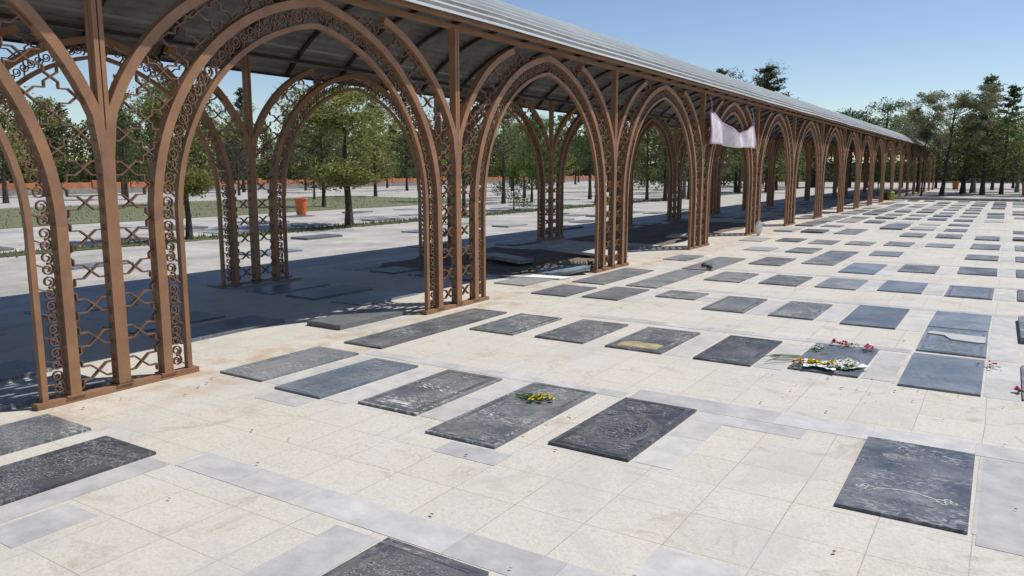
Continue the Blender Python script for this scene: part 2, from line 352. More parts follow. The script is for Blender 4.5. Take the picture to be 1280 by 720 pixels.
# row 4
st(4, -5.52, -5.04, 14.05, 15.0, 'stone_grey', '')
st(4, -4.72, -4.18, 12.86, 15.0, 'stone_grey', '', 'long worn gravestone with two dark lumps on its end')
for x, a, c, m_ in ((-3.93, 11.72, 12.85, 'stone_dark'), (-3.10, 11.80, 12.92, 'stone_dark'), (-2.30, 11.88, 13.0, 'stone_grey'), (-1.48, 12.0, 13.15, 'stone_blue'), (-.63, 11.95, 13.07, 'stone_blue'), (.21, 12, 13.1, 'stone_dark')):
    st(4, x, x+.56, a, c, m_, 'framed' if x > -1 else '')
for x, a, c, m_ in ((-3.93, 14.2, 15.5, 'stone_dark'), (-3.12, 14.8, 17.5, 'stone_dark'), (-2.32, 13.85, 15.38, 'stone_blue'), (-1.49, 14.5, 15.6, 'stone_dark'), (-.62, 14.7, 15.76, 'stone_dark'), (.21, 14.7, 15.8, 'stone_dark')):
    st(5, x, x+.56, a, c, m_)
for x, a, c, m_ in ((-4.74, 16.7, 17.5, 'stone_pale'), (-3.88, 16.7, 17.85, 'stone_dark'), (-2.3, 17.0, 17.97, 'stone_grey'), (-.62, 17.2, 18.15, 'stone_dark'), (.21, 17.2, 18.2, 'stone_dark')):
    st(6, x, x+.55, a, c, m_)
for x, a, c, m_ in ((-5.5, 18.9, 19.9, 'stone_pale'), (-4.7, 19.2, 20.2, 'stone_dark'), (-3.9, 19.0, 20.1, 'stone_grey'), (-3.12, 19.2, 20.15, 'stone_dark'), (-2.33, 19.4, 20.5, 'stone_dark'), (-1.5, 19.6, 20.5, 'stone_grey'), (-.62, 19.6, 20.95, 'stone_dark'), (.21, 19.6, 20.9, 'stone_dark')):
    st(7, x, x+.55, a, c, m_)
g = random.Random(11); row = 8; y = 22.3
while y < 48.6:
    for ci, x in enumerate(CX):
        if g.random() < .13 or (ci == 8 and y < 30): continue
        if 24.8 < y < 31 and ci >= 6 and g.random() < .5: continue
        L_ = g.choice((1.0, 1.1, 1.15, 1.2, 2.1)) if g.random() < .9 else .8
        y0 = y+g.uniform(-.12, .12)
        st(row, x+g.uniform(-.03, .03), x+.56+g.uniform(-.04, .03), y0, y0+L_, g.choice(['stone_dark', 'stone_grey', 'stone_grey', 'stone_blue', 'stone_pale']), h=g.choice((.012, .02, .03, .045)))
    y += 2.6; row += 1
# under the arcade and behind it
g = random.Random(5)
y = 2.0
while y < 52:
    for x in (-6.5, -7.35, -8.2, -9.05, -9.9):
        if x == -6.5 and y < 8.6 and y > 4.6: continue
        if -9.7 < x and (9.9 < y < 13.6 or 16 < y < 25.5): continue
        if g.random() < .22: continue
        st(-1, x, x+.56, y, y+g.choice((1.1, 1.15, 1.3)), g.choice(['stone_dark', 'stone_blue', 'stone_grey', 'stone_pale']), h=g.choice((.015, .025, .035)))
    y += 2.55
y = 4.0
while y < 34:
    for x in [-11.3-i*.95 for i in range(5)]+[-18.6-i*1.0 for i in range(5)]:
        if g.random() < .5: continue
        if y < 5.8 and x > -15: continue
        st(-2, x, x+.6, y, y+g.choice((1.1, 1.2)), g.choice(['stone_pale', 'stone_grey', 'stone_dark', 'stone_blue']), h=g.choice((.02, .03, .05)))
    y += 3.1

def scribble(mb, x0, x1, yc, h, z, g, dens=1.0, wd=.006):
    """a line of worn, unreadable carved script: short looping pen strokes along X"""
    x = x0
    while x < x1-.02:
        L_ = g.uniform(.016, .05); k = g.randint(0, 3); n = 7; P = []
        for i in range(n):
            t = i/(n-1)
            if k == 0: P.append((x+L_*t, yc+h*.35*math.sin(t*math.pi)))
            elif k == 1: P.append((x+L_*(.5+.5*math.cos(t*4.0+1)), yc+h*.25*math.sin(t*4.0+1)))
            elif k == 2: P.append((x+L_*.2*t, yc+h*(.55-.8*t)))
            else: P.append((x+L_*t, yc-h*.3*math.sin(t*math.pi)+h*.1))
        ribbon(mb, P, wd*g.uniform(.6, 1.3), z)
        if g.random() < .4:
            a = x+g.uniform(0, L_); q = yc+h*g.choice((-.55, .6)); mb.face([(a-.006, q, z), (a, q-.006, z), (a+.006, q, z), (a, q+.006, z)])
        x += L_*g.uniform(.7, 1.25)
def ribbon(mb, P, wd, z, closed=False):
    n = len(P)
    L2 = []
    for i, p in enumerate(P):
        a = P[(i-1) % n] if closed else P[max(i-1, 0)]; b_ = P[(i+1) % n] if closed else P[min(i+1, n-1)]
        tx, ty = b_[0]-a[0], b_[1]-a[1]; l = math.hypot(tx, ty) or 1
        L2.append((p[0]-ty/l*wd/2, p[1]+tx/l*wd/2, p[0]+ty/l*wd/2, p[1]-tx/l*wd/2))
    for i in range(n if closed else n-1):
        a = L2[i]; c = L2[(i+1) % n]
        mb.face([(a[2], a[3], z), (c[2], c[3], z), (c[0], c[1], z), (a[0], a[1], z)])
def ell(cx, cy, rx, ry, n=40): return [(cx+rx*math.cos(2*math.pi*i/n), cy+ry*math.sin(2*math.pi*i/n)) for i in range(n)]

def gravestone(d):
    W = d['x1']-d['x0']; Lg = d['y1']-d['y0']; h = d['h']; g = random.Random(int(d['x0']*100+d['y0']*1000))
    xm, ym = (d['x0']+d['x1'])/2, (d['y0']+d['y1'])/2
    rt = thing('gravestone', (xm, ym, 0), R(g.uniform(-.7, .7)))
    hw, hl = W/2, Lg/2
    b = MB(); b.box(-hw, hw, -hl, hl, -.02, h); b.build('slab', M[d['m']], rt)
    s = d['style']
    if not s: return rt
    z = h+.0012
    e = MB()
    near = d['row'] <= 2
    if s in ('framed', 'ovals', 'whitebar', 'lines', 'bigoval', 'ornate', 'sand', 'broken'):
        f = MB(); i_ = .03
        bw = .028 if s != 'whitebar' else .045
        pts = [(-hw+i_, -hl+i_), (hw-i_, -hl+i_), (hw-i_, hl-i_), (-hw+i_, hl-i_)]
        q = bw
        inn = [(-hw+i_+q, -hl+i_+q), (hw-i_-q, -hl+i_+q), (hw-i_-q, hl-i_-q), (-hw+i_+q, hl-i_-q)]
        zt = h+.002
        for k in range(4):
            j = (k+1) % 4
            f.face([(*pts[k], zt), (*pts[j], zt), (*inn[j], zt), (*inn[k], zt)])
            f.face([(*pts[k], h-.001), (*pts[j], h-.001), (*pts[j], zt), (*pts[k], zt)])
            f.face([(*inn[j], h-.001), (*inn[k], h-.001), (*inn[k], zt), (*inn[j], zt)])
        f.build('border', M['frame'] if s in ('whitebar', 'framed') else M[d['m']], rt)
    iw = hw-.085; il = hl-.085
    wm = M['engrave']
    if s in ('lines', 'sand', 'broken'):
        y = -il+.05
        while y < il-.03:
            scribble(e, -iw*g.uniform(.6, 1), iw*g.uniform(.6, 1), y, .05, z, g, wd=.007); y += g.uniform(.05, .075)
    elif s == 'whitebar':
        y = -il+.24
        while y < il-.03: scribble(e, -iw, iw, y, .045, z, g, wd=.006); y += .055
        wb = MB(); wb.box(-iw*.55, iw*.5, -il+.03, -il+.085, h, h+.004); wb.build('name_bar', M['engrave_white'], rt)
        p = MB(); 
        for k in range(26): 
            x, y = g.gauss(0, .12), g.gauss(.05, .06); r_ = g.uniform(.006, .016); p.face([(x-r_, y-r_*.6, z+.001), (x+r_, y-r_, z+.001), (x+r_*.8, y+r_, z+.001), (x-r_, y+r_*.7, z+.001)])
        p.build('wax_spots', M['engrave_white'], rt)
    elif s in ('ovals', 'bigoval', 'oval'):
        if s == 'ovals':
            fl = MB()
            for cy, rx, ry in ((-.02, .155, .12), (.26, .12, .09)):
                fl.face([(x, y, z) for x, y in ell(0, cy, rx, ry)])
                ribbon(e, ell(0, cy, rx+.018, ry+.018), .009, z+.0006, True)
            fl.build('medallion', M['stone_grey'], rt)
            y = -il+.04
            while y < -.2: scribble(e, -iw*.9, iw*.9, y, .06, z, g, wd=.007); y += .09
            scribble(e, -.10, .10, -.02, .05, z+.001, g); scribble(e, -.07, .07, .26, .05, z+.001, g)
        else:
            cy = -.10
            q_ = MB(); ribbon(q_, ell(0, cy, .195, .30, 56), .040, z-.0003, True); q_.build('medallion', M['frame'], rt); ribbon(e, ell(0, cy, .165, .265, 56), .005, z, True)
            ribbon(e, ell(0, .36, .12, .09), .008, z, True)
            y = cy-.2
            while y < cy+.22:
                q = math.sqrt(max(0, 1-((y-cy)/.27)**2))*.15; scribble(e, -q, q, y, .045, z, g, wd=.007); y += .045
            scribble(e, -.09, .09, .36, .05, z, g)
            for sx in (-1, 1):
                for sy in (-1, 1):
                    for k in range(5):
                        scribble(e, sx*(iw-.03)-.03, sx*(iw-.03)+.03, sy*(il-.04-k*.035), .03, z, g, wd=.004)
    elif s in ('ornate', 'flecks'):
        y = -il
        while y < il:
            scribble(e, -iw, iw, y, .045, z, g, wd=.0065); y += .034
    elif s == 'bracket':
        P = []
        for i in range(31):
            t = -1+2*i/30; P.append((t*.15, -il+.24+.035*math.cos(t*math.pi*.5)-.01*abs(t)**3))
        w2 = MB(); ribbon(w2, P, .009, z)
        for sx in (-1, 1):
            for cx, cy, r_ in ((.165, -il+.225, .02), (.195, -il+.25, .016), (.225, -il+.225, .014), (.18, -il+.20, .012)):
                ribbon(w2, ell(sx*cx, cy, r_, r_, 14), .008, z, True)
        w2.build('white_ornament', M['engrave_white'], rt)
        scribble(e, -.2, .2, -il+.13, .05, z, g, wd=.004); scribble(e, -.16, .2, -il+.07, .04, z, g, wd=.004)
        y = -il+.40
        while y < il-.05: scribble(e, -iw*g.uniform(.3, .9), iw*g.uniform(.4, .9), y, .05, z, g, wd=.006); y += g.uniform(.10, .15)
        lt = MB(); lt.face([(x, y, z-.0004) for x, y in [(-.17, .26), (-.10, .24), (-.02, .27), (-.04, .31), (-.12, .33), (-.18, .31)]]); lt.build('pale_stain', M['engrave'], rt)
    elif s == 'worn':
        lt = MB(); P1 = [(-.16+.04*noise.noise(Vector((t*5, 0, 0))), -.42+t*.75) for t in [i/12 for i in range(13)]]; P2 = [(.02+.06*noise.noise(Vector((t*6, 9, 0)))+.08*t, -.42+t*.75) for t in [i/12 for i in range(13)]]
        lt.face([(x, y, z) for x, y in P1[::-1]+P2][::-1]); lt.build('rubbed_patch', M['stone_pale'], rt)
        y = .1
        while y < il: scribble(e, -iw*.6, iw, y, .05, z+.0006, g, wd=.005); y += .1
    elif s == 'plain':
        scribble(e, -iw*.5, iw*.5, -.28, .05, z, g, wd=.005)
        ribbon(e, ell(.0, -.33, .07, .03, 20), .006, z, True)
    elif s == 'framed':
        y = -il*.6
        while y < il*.7: scribble(e, -iw*.8, iw*.8, y, .05, z, g, wd=.006); y += .13
    if s == 'sand':
        q = MB(); P = [(-iw, -il), (iw, -il), (iw, -il+.19), (iw*.5, -il+.24), (0, -il+.20), (-iw*.4, -il+.25), (-iw, -il+.17)]
        q.face([(x, y, z+.001) for x, y in P]); q.build('sand_stain', mat('yellow_sand_film', (.46, .36, .20), .95, nscale=9, namt=.3), rt)
    if s == 'broken':
        q = MB(); P = [(-.03, -.02), (.20, -.06), (hw-.02, -.04), (hw-.02, .27), (-.02, .30), (-hw+.04, .33), (-hw+.03, .20), (-.10, .17)]
        n = len(q.v); q.face([(x, y, h+.014) for x, y in P])
        for i in range(len(P)): j = (i+1) % len(P); q.face([(*P[i], h), (*P[j], h), (*P[j], h+.014), (*P[i], h+.014)])
        br_ = q.build('broken_slab', mat('cream_broken_marble', (.48, .47, .44), .7, nscale=7, namt=.15), None, loc=(xm, ym, 0)); tag(br_, 'pale broken marble piece lying on a blue grey gravestone', 'marble slab')
    if e.f: e.build('inscription', wm, rt)
    return rt

rows = {}
for d in S:
    d['o'] = gravestone(d); rows.setdefault(d['row'], []).append(d)
tone = {'stone_black': 'black', 'stone_dark': 'dark grey', 'stone_grey': 'worn grey', 'stone_blue': 'blue grey', 'stone_pale': 'pale grey'}
for r_, L_ in rows.items():
    L_.sort(key=lambda d: (d['x0'], d['y0']))
    for k, d in enumerate(L_):
        grp = 'gravestones set flush in the paving'
        if r_ == -1:
            yi = int((d['y0']-2)/2.55+.2); xi = int((-5.9-d['x0'])/.85)
            tag(d['o'], 'shaded gravestone under the roof, %s row from the camera, %s from the front piers' % (ORD[min(yi, 19)], ORD[xi]), 'gravestone', 'shaded gravestones under the arcade roof')
        elif r_ == -2:
            yi = int((d['y0']-4)/3.1+.2); xi = int((-11.2-d['x0'])/.95)
            tag(d['o'], 'low gravestone beyond the rear piers, %s row from the left, %s from the piers' % (ORD[yi], ORD[xi]), 'gravestone', 'gravestones behind the arcade')
        elif d['desc']: tag(d['o'], d['desc'], 'gravestone', grp)
        elif r_ <= 19:
            tag(d['o'], '%s gravestone in row %s from the camera, %s from the arcade' % (tone[d['m']], ORD[r_], ORD[k]), 'gravestone', grp)
        else:
            tag(d['o'], 'small flat gravestone in the distant rows toward the far kerb', 'gravestone', 'distant gravestones in front of the far kerb')

# marble strips between stones and bands across the plaza
b = MB(); z = 0.0
g = random.Random(2)
def strip(x0, x1, y0, y1, L_=None, alongx=False):
    if alongx:
        x = x0
        while x < x1-.02:
            q = min(x1, x+(L_ or .5)*g.uniform(.85, 1.1)); b.box(x+.001, q-.001, y0, y1, -.01, -.0022+g.uniform(0, .0008)); x = q
    else: b.box(x0, x1, y0, y1, -.01, -.0022+g.uniform(0, .0008))
front = [d for d in S if d['row'] >= 0]
used = [(d['x0'], d['x1'], d['y0'], d['y1']) for d in front]
for d in front:
    if d['row'] == 0: continue
    x = d['x1']+.02; x2 = x+.235
    if d['row'] <= 2 and d['x0'] < -5.4: x2 = x+.16
    if d['y1']-d['y0'] > 1.6: continue
    if any(u[0] < x2 and u[1] > x and u[2] < d['y1'] and u[3] > d['y0'] for u in used if u[0] != d['x0']): continue
    yy = d['y0']+.02; strip(x, x2, yy, (yy+d['y1'])/2-.002); strip(x, x2, (yy+d['y1'])/2+.002, d['y1']-.01)
for k in range(8, 19):
    y = 22.3+2.6*(k-8)+1.32
    for i in range(12):
        x = -5.5+i*.6
        if not any(u[0] < x+.6 and u[1] > x and u[2] < y+.2 and u[3] > y for u in used): strip(x, x+.595, y, y+.2)
struct(b.build('marble_strips', M['marble']))
b = MB()
strip(-3.98, 2.6, 2.565, 2.80, .52, True)
strip(-4.22, -4.02, 1.2, 2.56); strip(-3.98, -3.7, 1.55, 1.95)
strip(-2.62, -2.34, 1.3, 2.52); strip(-1.70, -1.45, 1.3, 2.52)
strip(-2.31, -.63, 5.215, 5.50, .55, True); strip(-.63, 3, 5.27, 5.52, .6, True); strip(-4.98, -2.35, 5.215, 5.36, .5, True)
strip(-1.73, -1.0, 5.0, 5.2, .4, True)
strip(0.0, .75, 3.95, 5.25); strip(-2.86, -2.40, 3.56, 3.76, .24, True); strip(-4.70, -4.25, 3.72, 3.93, .3, True)
strip(-1.22, -.84, 2.86, 3.15)
strip(-.03, .2, 6.72, 7.95); strip(-.03, .2, 8.1, 10.5)
for y in (8.0, 10.62, 13.2, 15.85): strip(-4.2, 2.5, y, y+.17, .55, True) if y != 8.0 else strip(-4.2, -.66, y, y+.17, .55, True)
struct(b.build('marble_band', M['marble_band']))
b = MB(); b.box(-6.05, -5.58, -6, 60, -.01, .003)
# ------------------------------------------------------------------ arcade
PY = [-1.08, 3.32, 7.73, 12.25, 16.75, 21.1, 25.25, 29.55, 33.9, 37.8, 41.8, 45.8, 49.8, 53.9, 58.0, 62.1, 66.2, 70.3, 74.4, 78.5]
XF, XR = -5.77, -9.57
arc = thing('arcade_canopy', (XF, 0, 0)); tag(arc, 'long brown wrought iron arcade of pointed arches under a curved sheet metal roof', 'arcade')
hb = 2.2
def arcpts(a, spring, apex, n=22, x_at=0.0):
    rise = apex-spring; r = (a*a+rise*rise)/(2*a); cx = a-r
    th1 = math.acos(max(-1, min(1, -cx/r))); P = [(cx+r*math.cos(th1*i/n), spring+r*math.sin(th1*i/n)) for i in range(n+1)]
    return [(x, z+.02*max(0, 1-x/.5)**1.3) for x, z in P]
A_MAIN, A_INN, SPR = 1.82, 1.61, 1.30
main = arcpts(A_MAIN, SPR, 3.27); inner = arcpts(A_INN, SPR, 3.06)
def mainx(z):   # x of main ring centreline at height z
    if z <= SPR: return A_MAIN
    rise = 3.28-SPR; r = (A_MAIN**2+rise**2)/(2*A_MAIN); q = r*r-(z-SPR)**2
    return max(0, A_MAIN-r+math.sqrt(q)) if q > 0 else 0
BR = 1.978
def branchx(z): 
    if z < 1.95: return hb
    q = BR*BR-(z-1.4)**2; return .3+math.sqrt(q) if q > 0 else .3
# lattice motif clipped to a region
def lattice(mb, x0, x1, z0, z1, cw, ch, inside, wd=.010, dp=.034, phase=0):
    mot = [(0, 0), (.17, .20), (.36, .20), (.36, .37), (.5, .5)]
    nx = int(round((x1-x0)/cw)); nz = int(math.ceil((z1-z0)/ch))
    for i in range(nx):
        for j in range(nz):
            cx = x0+(i+.5)*cw; cz = z0+(j+.5)*ch
            for sx in (-1, 1):
                for sz in (-1, 1):
                    P = [(cx+sx*a*cw, cz+sz*c*ch) for a, c in mot]
                    run = []
                    for k in range(len(P)-1):
                        a, c = P[k], P[k+1]
                        for t in (0, .5):
                            p = (a[0]+(c[0]-a[0])*t, a[1]+(c[1]-a[1])*t)
                            if inside(*p): run.append(p)
                            else:
                                if len(run) > 1: mb.bar(run, wd, dp, cap=False)
                                run = []
                    if inside(*P[-1]): run.append(P[-1])
                    if len(run) > 1: mb.bar(run, wd, dp, cap=False)
def spiral(mb, cx, cz, r, sgn=1, a0=0, wd=.009, dp=.024, turns=1.5, tail=None):
    n = 15; P = []
    for i in range(n+1):
        t = i/n; a = a0+sgn*turns*2*math.pi*t; q = r*(1-.72*t); P.append((cx+q*math.cos(a), cz+q*math.sin(a)))
    if tail: P = [tail]+P
    mb.bar(P, wd, dp, cap=False)
def curls(mb, pathfn, length, gap, n, wd=.0085):
    """paired scrolls with a diagonal bar, laid along a channel whose midline is pathfn(s) -> point, tangent"""
    for k in range(n):
        s = (k+.5)/n; (cx, cz), (tx, tz) = pathfn(s); nx, nz = -tz, tx; step = length/n
        for sg in (-1, 1):
            r = min(gap*.40, step*.27)
            ccx, ccz = cx+tx*sg*step*.24, cz+tz*sg*step*.24
            a0 = math.atan2(tz*-sg+nz*.0, tx*-sg)
            spiral(mb, ccx, ccz, r, sg, a0, wd=wd)
        a = (cx-tx*step*.5-nx*gap*.5, cz-tz*step*.5-nz*gap*.5); c = (cx-tx*step*.02+nx*gap*.5, cz-tz*step*.02+nz*gap*.5)
        mb.bar([a, ((a[0]+c[0])/2+tx*.01, (a[1]+c[1])/2+tz*.01), c], wd, .028, cap=False)

# --- pier prototype (local Y = along arcade, origin at base centre)
def make_pier():
    p = thing('pier', (0, PY[1], 0)); p.parent = arc
    b = MB()
    b.box(-.045, .045, -.66, .66, -.005, .042)                               # foot rail
    b.bar([(0, .04), (0, 1.9)], .098, .094)
    b.box(-.046, -.002, -.044, .044, 2.0, 3.37); b.box(.0, .0455, -.040, -.005, 2.0, 3.37); b.box(.0, .0455, .005, .040, 2.0, 3.37)
    for s_ in (-1, 1):
        P = [(s_*.008, 1.5), (s_*.016, 1.80)]
        for i in range(17):
            th = math.asin((1.72-1.4)/BR)+(math.asin(.95)-math.asin((1.72-1.4)/BR))*i/16
            P.append((s_*(hb-(.3+BR*math.cos(th))), 1.4+BR*math.sin(th)))
        P = P[:2]+[q for q in P[2:] if q[0]*s_ > .022 and q[1] > 1.9]
        b.bar(P, .078, .090)
        b.bar([(s_*(hb-A_MAIN), .04), (s_*(hb-A_MAIN), SPR)], .080, .094)
    for s_ in (-1, 1):
        for o_ in (0, hb-A_MAIN): b.box(-.058, .058, s_*o_-.068, s_*o_+.068, .043, .053)
    b.build('post', M['iron'], p)
    for s_ in (-1, 1):
        q = MB(); q.bar([(s_*(hb-A_INN), .04), (s_*(hb-A_INN), SPR)], .042, .05); q.build('side_bar', M['iron'], p)
    def ins(y, z):
        o = abs(y); xb = hb-o
        return z > .045 and z < 3.25 and o < hb-mainx(z)-.02+.01 and o > (.045 if z < 1.7 else max(.03, hb-branchx(z)))
    for q0 in (-1.40, 0):
        l = MB(); lattice(l, q0, q0+1.40, .06, 3.3, .35 if False else .35, .255, ins); l.build('lattice', M['lattice'], p)
    for s_ in (-1, 1):
        c = MB()
        mid = s_*(hb-(A_MAIN+A_INN)/2)
        curls(c, lambda t, mid=mid: ((mid, .08+t*(SPR-.08)), (0, 1)), SPR-.08, .15, 7)
        c.build('scrollwork', M['lattice'], p)
    return p
def make_arch():
    p = thing('arch', (0, (PY[1]+PY[2])/2, 0)); p.parent = arc
    b = MB(); full = main+[(-x, z) for x, z in reversed(main[:-1])]; b.bar(full, .078, .090); b.build('arch_rib', M['iron'], p)
    b = MB(); full = inner+[(-x, z) for x, z in reversed(inner[:-1])]; b.bar(full, .046, .05); b.build('inner_rib', M['iron'], p)
    for s_ in (-1, 1):
        c = MB(); mid = [((a[0]+d[0])/2*s_, (a[1]+d[1])/2) for a, d in zip(main, inner)]
        def fn(t, mid=mid):
            u = t*(len(mid)-1); i = min(int(u), len(mid)-2); f = u-i; a, d = mid[i], mid[i+1]
            tx, tz = d[0]-a[0], d[1]-a[1]; l = math.hypot(tx, tz); return (a[0]+tx*f, a[1]+tz*f), (tx/l, tz/l)
        curls(c, fn, 2.75, .15, 14)
        c.build('scrollwork', M['lattice'], p)
    # spandrel filling between the outer branch and the main rib, near the crown
    def ins(y, z):
        o = abs(y); return z < 3.26 and z > 2.2 and o > mainx(z)+.04 and o < branchx(z)-.03 and o < hb-1.40
    for q0 in (-.8, 0):
        l = MB(); lattice(l, q0, q0+.8, 2.1, 3.34, .16, .15, ins)
        if l.f: l.build('lattice', M['lattice'], p)
    return p
pier0 = make_pier(); arch0 = make_arch(); freeze(pier0); freeze(arch0)
for line, X in ((0, 0), (1, XR-XF)):
    for i, y in enumerate(PY):
        if line == 1 and i > 17: continue
        if line == 0 and i == 1: pier0.location = (0, y, 0)
        else:
            c = copy_tree(pier0, arc); c.location = (X, y, 0)
        if i < len(PY)-1:
            y2 = PY[i+1]; ym = (y+y2)/2
            if line == 0 and i == 1: a_ = arch0
            else: a_ = copy_tree(arch0, arc)
            a_.location = (X, ym, 0); a_.scale = (1, (y2-y)/4.4, 1)
Y0, Y1 = PY[0]-2.2, PY[-1]+1
for X in (0, XR-XF):
    b = MB(); b.box(X-.04, X+.04, Y0, Y1, 3.37, 3.42); b.build('top_rail', M['iron'] if X == 0 else M['rafter'], arc)  # rear rail darker: the shade under the roof is put into its colour
RC, RR, XC = 1.18, 3.155, -7.65
def roofz(x, r=RR): return RC+math.sqrt(r*r-(x-XC)**2)
b = MB(); x = -5.49; b.box(x-.03-XF, x-XF, Y0, Y1, 3.40, roofz(x)-.03); b.build('fascia', M['iron'], arc)
b = MB(); x = -10.03; b.box(x-XF, x+.03-XF, Y0, Y1, 3.19, roofz(x)-.03); b.build('fascia', M['rafter'], arc)  # rear fascia darker than the front one, shade painted into its colour
# rafters: curved, four per bay
b = MB(); n = 16
xs = [-5.53-(4.47)*i/n for i in range(n+1)]
for i, x in enumerate(xs):
    for dy in (-.03, .03):
        for dz in (-.085, -.03): b.v.append((x-XF, dy, roofz(x, RR-.0)+dz))
for i in range(n):
    a = 4*i
    for q in ((0, 4, 5, 1), (1, 5, 7, 3), (3, 7, 6, 2), (2, 6, 4, 0)): b.f.append(tuple(a+k for k in q)); b.m.append(0)
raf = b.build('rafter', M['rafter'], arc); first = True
for i in range(len(PY)-1):
    for k in range(4):
        y = PY[i]+(PY[i+1]-PY[i])*(k+.0)/4+.02
        if y < -.5: continue
        r_ = raf if first else raf.copy()
        if not first: C.objects.link(r_)
        first = False; r_.location = (0, y, 0)
# corrugated roof sheets; ribs run along the arcade
def roof_sheet(y0, y1, lift, tilt):
    b = MB(); n = 34; per = 6; tot = 4.66; X0 = -5.42
    th0 = math.acos((X0-XC)/RR); th1 = math.acos(max(-1, (X0-tot-XC)/RR)); prof = []
    N = n*per
    for i in range(N+1):
        th = th0+(th1-th0)*i/N; ph = (i % per)/per
        hgt = .034 if ph in (0,) or ph == 1/per else (.0)
        rr = RR+hgt+lift
        prof.append((XC+rr*math.cos(th)-XF, RC+rr*math.sin(th)))
    ny = 3
    for (dz, m_, flip) in ((0, 0, False), (-.004, 1, True)):
        base = len(b.v)
        for j in range(ny+1):
            y = y0+(y1-y0)*j/ny
            for x, z in prof: b.v.append((x, y, z+dz+tilt*(j/ny)+(.006*math.sin(y*1.7+x) if m_ == 0 else .006*math.sin(y*1.7+x))))
        W_ = len(prof)
        for j in range(ny):
            for i in range(W_-1):
                a = base+j*W_+i; q = (a, a+1, a+W_+1, a+W_) if flip else (a, a+W_, a+W_+1, a+1)
                b.f.append(q); b.m.append(m_)
    for j in range(ny):
        a = j*len(prof); c = (ny+1)*len(prof)+a
        b.f.append((a, c, c+len(prof), a+len(prof))); b.m.append(0)
        a += len(prof)-1; c += len(prof)-1; b.f.append((a, a+len(prof), c+len(prof), c)); b.m.append(0)
    return b.build('roof_sheet', [M['roof_top'], M['roof_under']], arc)
y = Y0-.2; k = 0
while y < Y1:
    y2 = min(y+6.02, Y1+.1); roof_sheet(y, y2, .004*(k % 2), rnd.uniform(-.004, .008)); y += 6.0; k += 1

# ------------------------------------------------------------------ banner tied between two piers
b = MB(); nx, nz = 34, 12; ya, yb = 16.75, 20.4; top = []
for j in range(nz+1):
    v = j/nz
    for i in range(nx+1):
        u = i/nx; y = ya+(yb-ya)*u
        zb = 2.27-.03*u+.02*math.sin(u*9); sag = .38*(1-abs(2*u-1.05)**1.5); zt = 3.02-.12*u-max(0, sag)
        z = zb+(zt-zb)*v
        x = .035*math.sin(u*14+v*2)+.018*math.sin(u*29+1+v*3)+.08*math.exp(-((u-.5)/.25)**2)*v+.05*v*math.sin(u*5)
        b.v.append((x, y-(ya+yb)/2+.03*math.sin(v*6), z))
for j in range(nz):
    for i in range(nx):
        a = j*(nx+1)+i; edge = i == 0 or i >= nx-1 or j == nz-1
        b.f.append((a, a+1, a+nx+2, a+nx+1)); b.m.append(1 if edge else 0)
ban = thing('banner', (-5.62, (ya+yb)/2, 0)); tag(ban, 'sagging pale lilac cloth banner tied across the fourth arch', 'banner')
o = b.build('cloth', [M['banner'], M['banner_edge']], ban, smooth=True); md = o.modifiers.new('s', 'SOLIDIFY'); md.thickness = .006
for y, z0, z1, dx in ((-1.67, 2.98, 3.30, .25), (1.67, 2.86, 3.28, .16)):
    b = MB(); b.tube([(0, y, z0), (-.05, y+dx*.5, (z0+z1)/2), (-.12, y+dx, z1)], .008, 5); b.build('tie_cord', M['white'], ban)

# ------------------------------------------------------------------ small things
def crumple(name, sx, sy, sz, m, seed, loc, rz=0, tilt=0):
    g = random.Random(seed); b = MB(); k, n = 14, 9
    for i in range(n+1):
        t = i/n
        for a in range(k):
            th = 2*math.pi*a/k; r = math.sin(math.pi*min(.98, max(.04, t)))**.5
            d = 1+.35*noise.noise(Vector((math.cos(th)*1.8, math.sin(th)*1.8, t*3+seed)))
            b.v.append((sx*r*d*math.cos(th), sy*r*d*math.sin(th), sz*t*(1+.1*math.sin(th*3))))
    for i in range(n):
        for a in range(k):
            c = (a+1) % k; b.f.append((i*k+a, i*k+c, (i+1)*k+c, (i+1)*k+a)); b.m.append(0)
    b.f.append(tuple(reversed(range(k)))); b.f.append(tuple(n*k+a for a in range(k))); b.m += [0, 0]
    o = b.build(name, m); o.location = loc; o.rotation_euler = (tilt, 0, rz); return o
o = crumple('plastic_bag', .10, .05, .38, M['white'], 3, (-5.52, 20.75, 0), .3, .28); tag(o, 'white crumpled bag leaning at the foot of the fifth pier', 'bag')
o = crumple('plastic_bag', .09, .09, .30, mat('dull_pink_bag', (.42, .28, .28), .7), 9, (-5.95, 30.6, 0)); tag(o, 'small dull pink bag by a distant pier foot', 'bag')
for k, (x, y, s_) in enumerate(((-6.1, 50.1, 1.0), (-5.8, 49.9, 1.15))):
    t = thing('canister', (x, y, 0), .4*k); b = MB(); b.box(-.14*s_, .14*s_, -.2*s_, .2*s_, 0, .42*s_, bev=.04); b.build('body', M['canister'] if k else M['dark_plastic'], t)
    b = MB(); b.tube([(0, -.13, .42*s_-.01), (0, -.09, .50*s_), (0, .05, .50*s_), (0, .08, .42*s_-.01)], .018, 6); b.build('handle', M['canister'], t)
    b = MB(); b.lathe([(.0, .49*s_), (.03, .49*s_), (.034, .42*s_-.005)], 12, c=(0, .14, 0)); b.build('cap', M['dark_plastic'], t)
    tag(t, ('yellow canister standing at the far end of the plaza by the arcade', 'dark green canister left of the yellow one by the arcade')[0 if k else 1], 'canister')

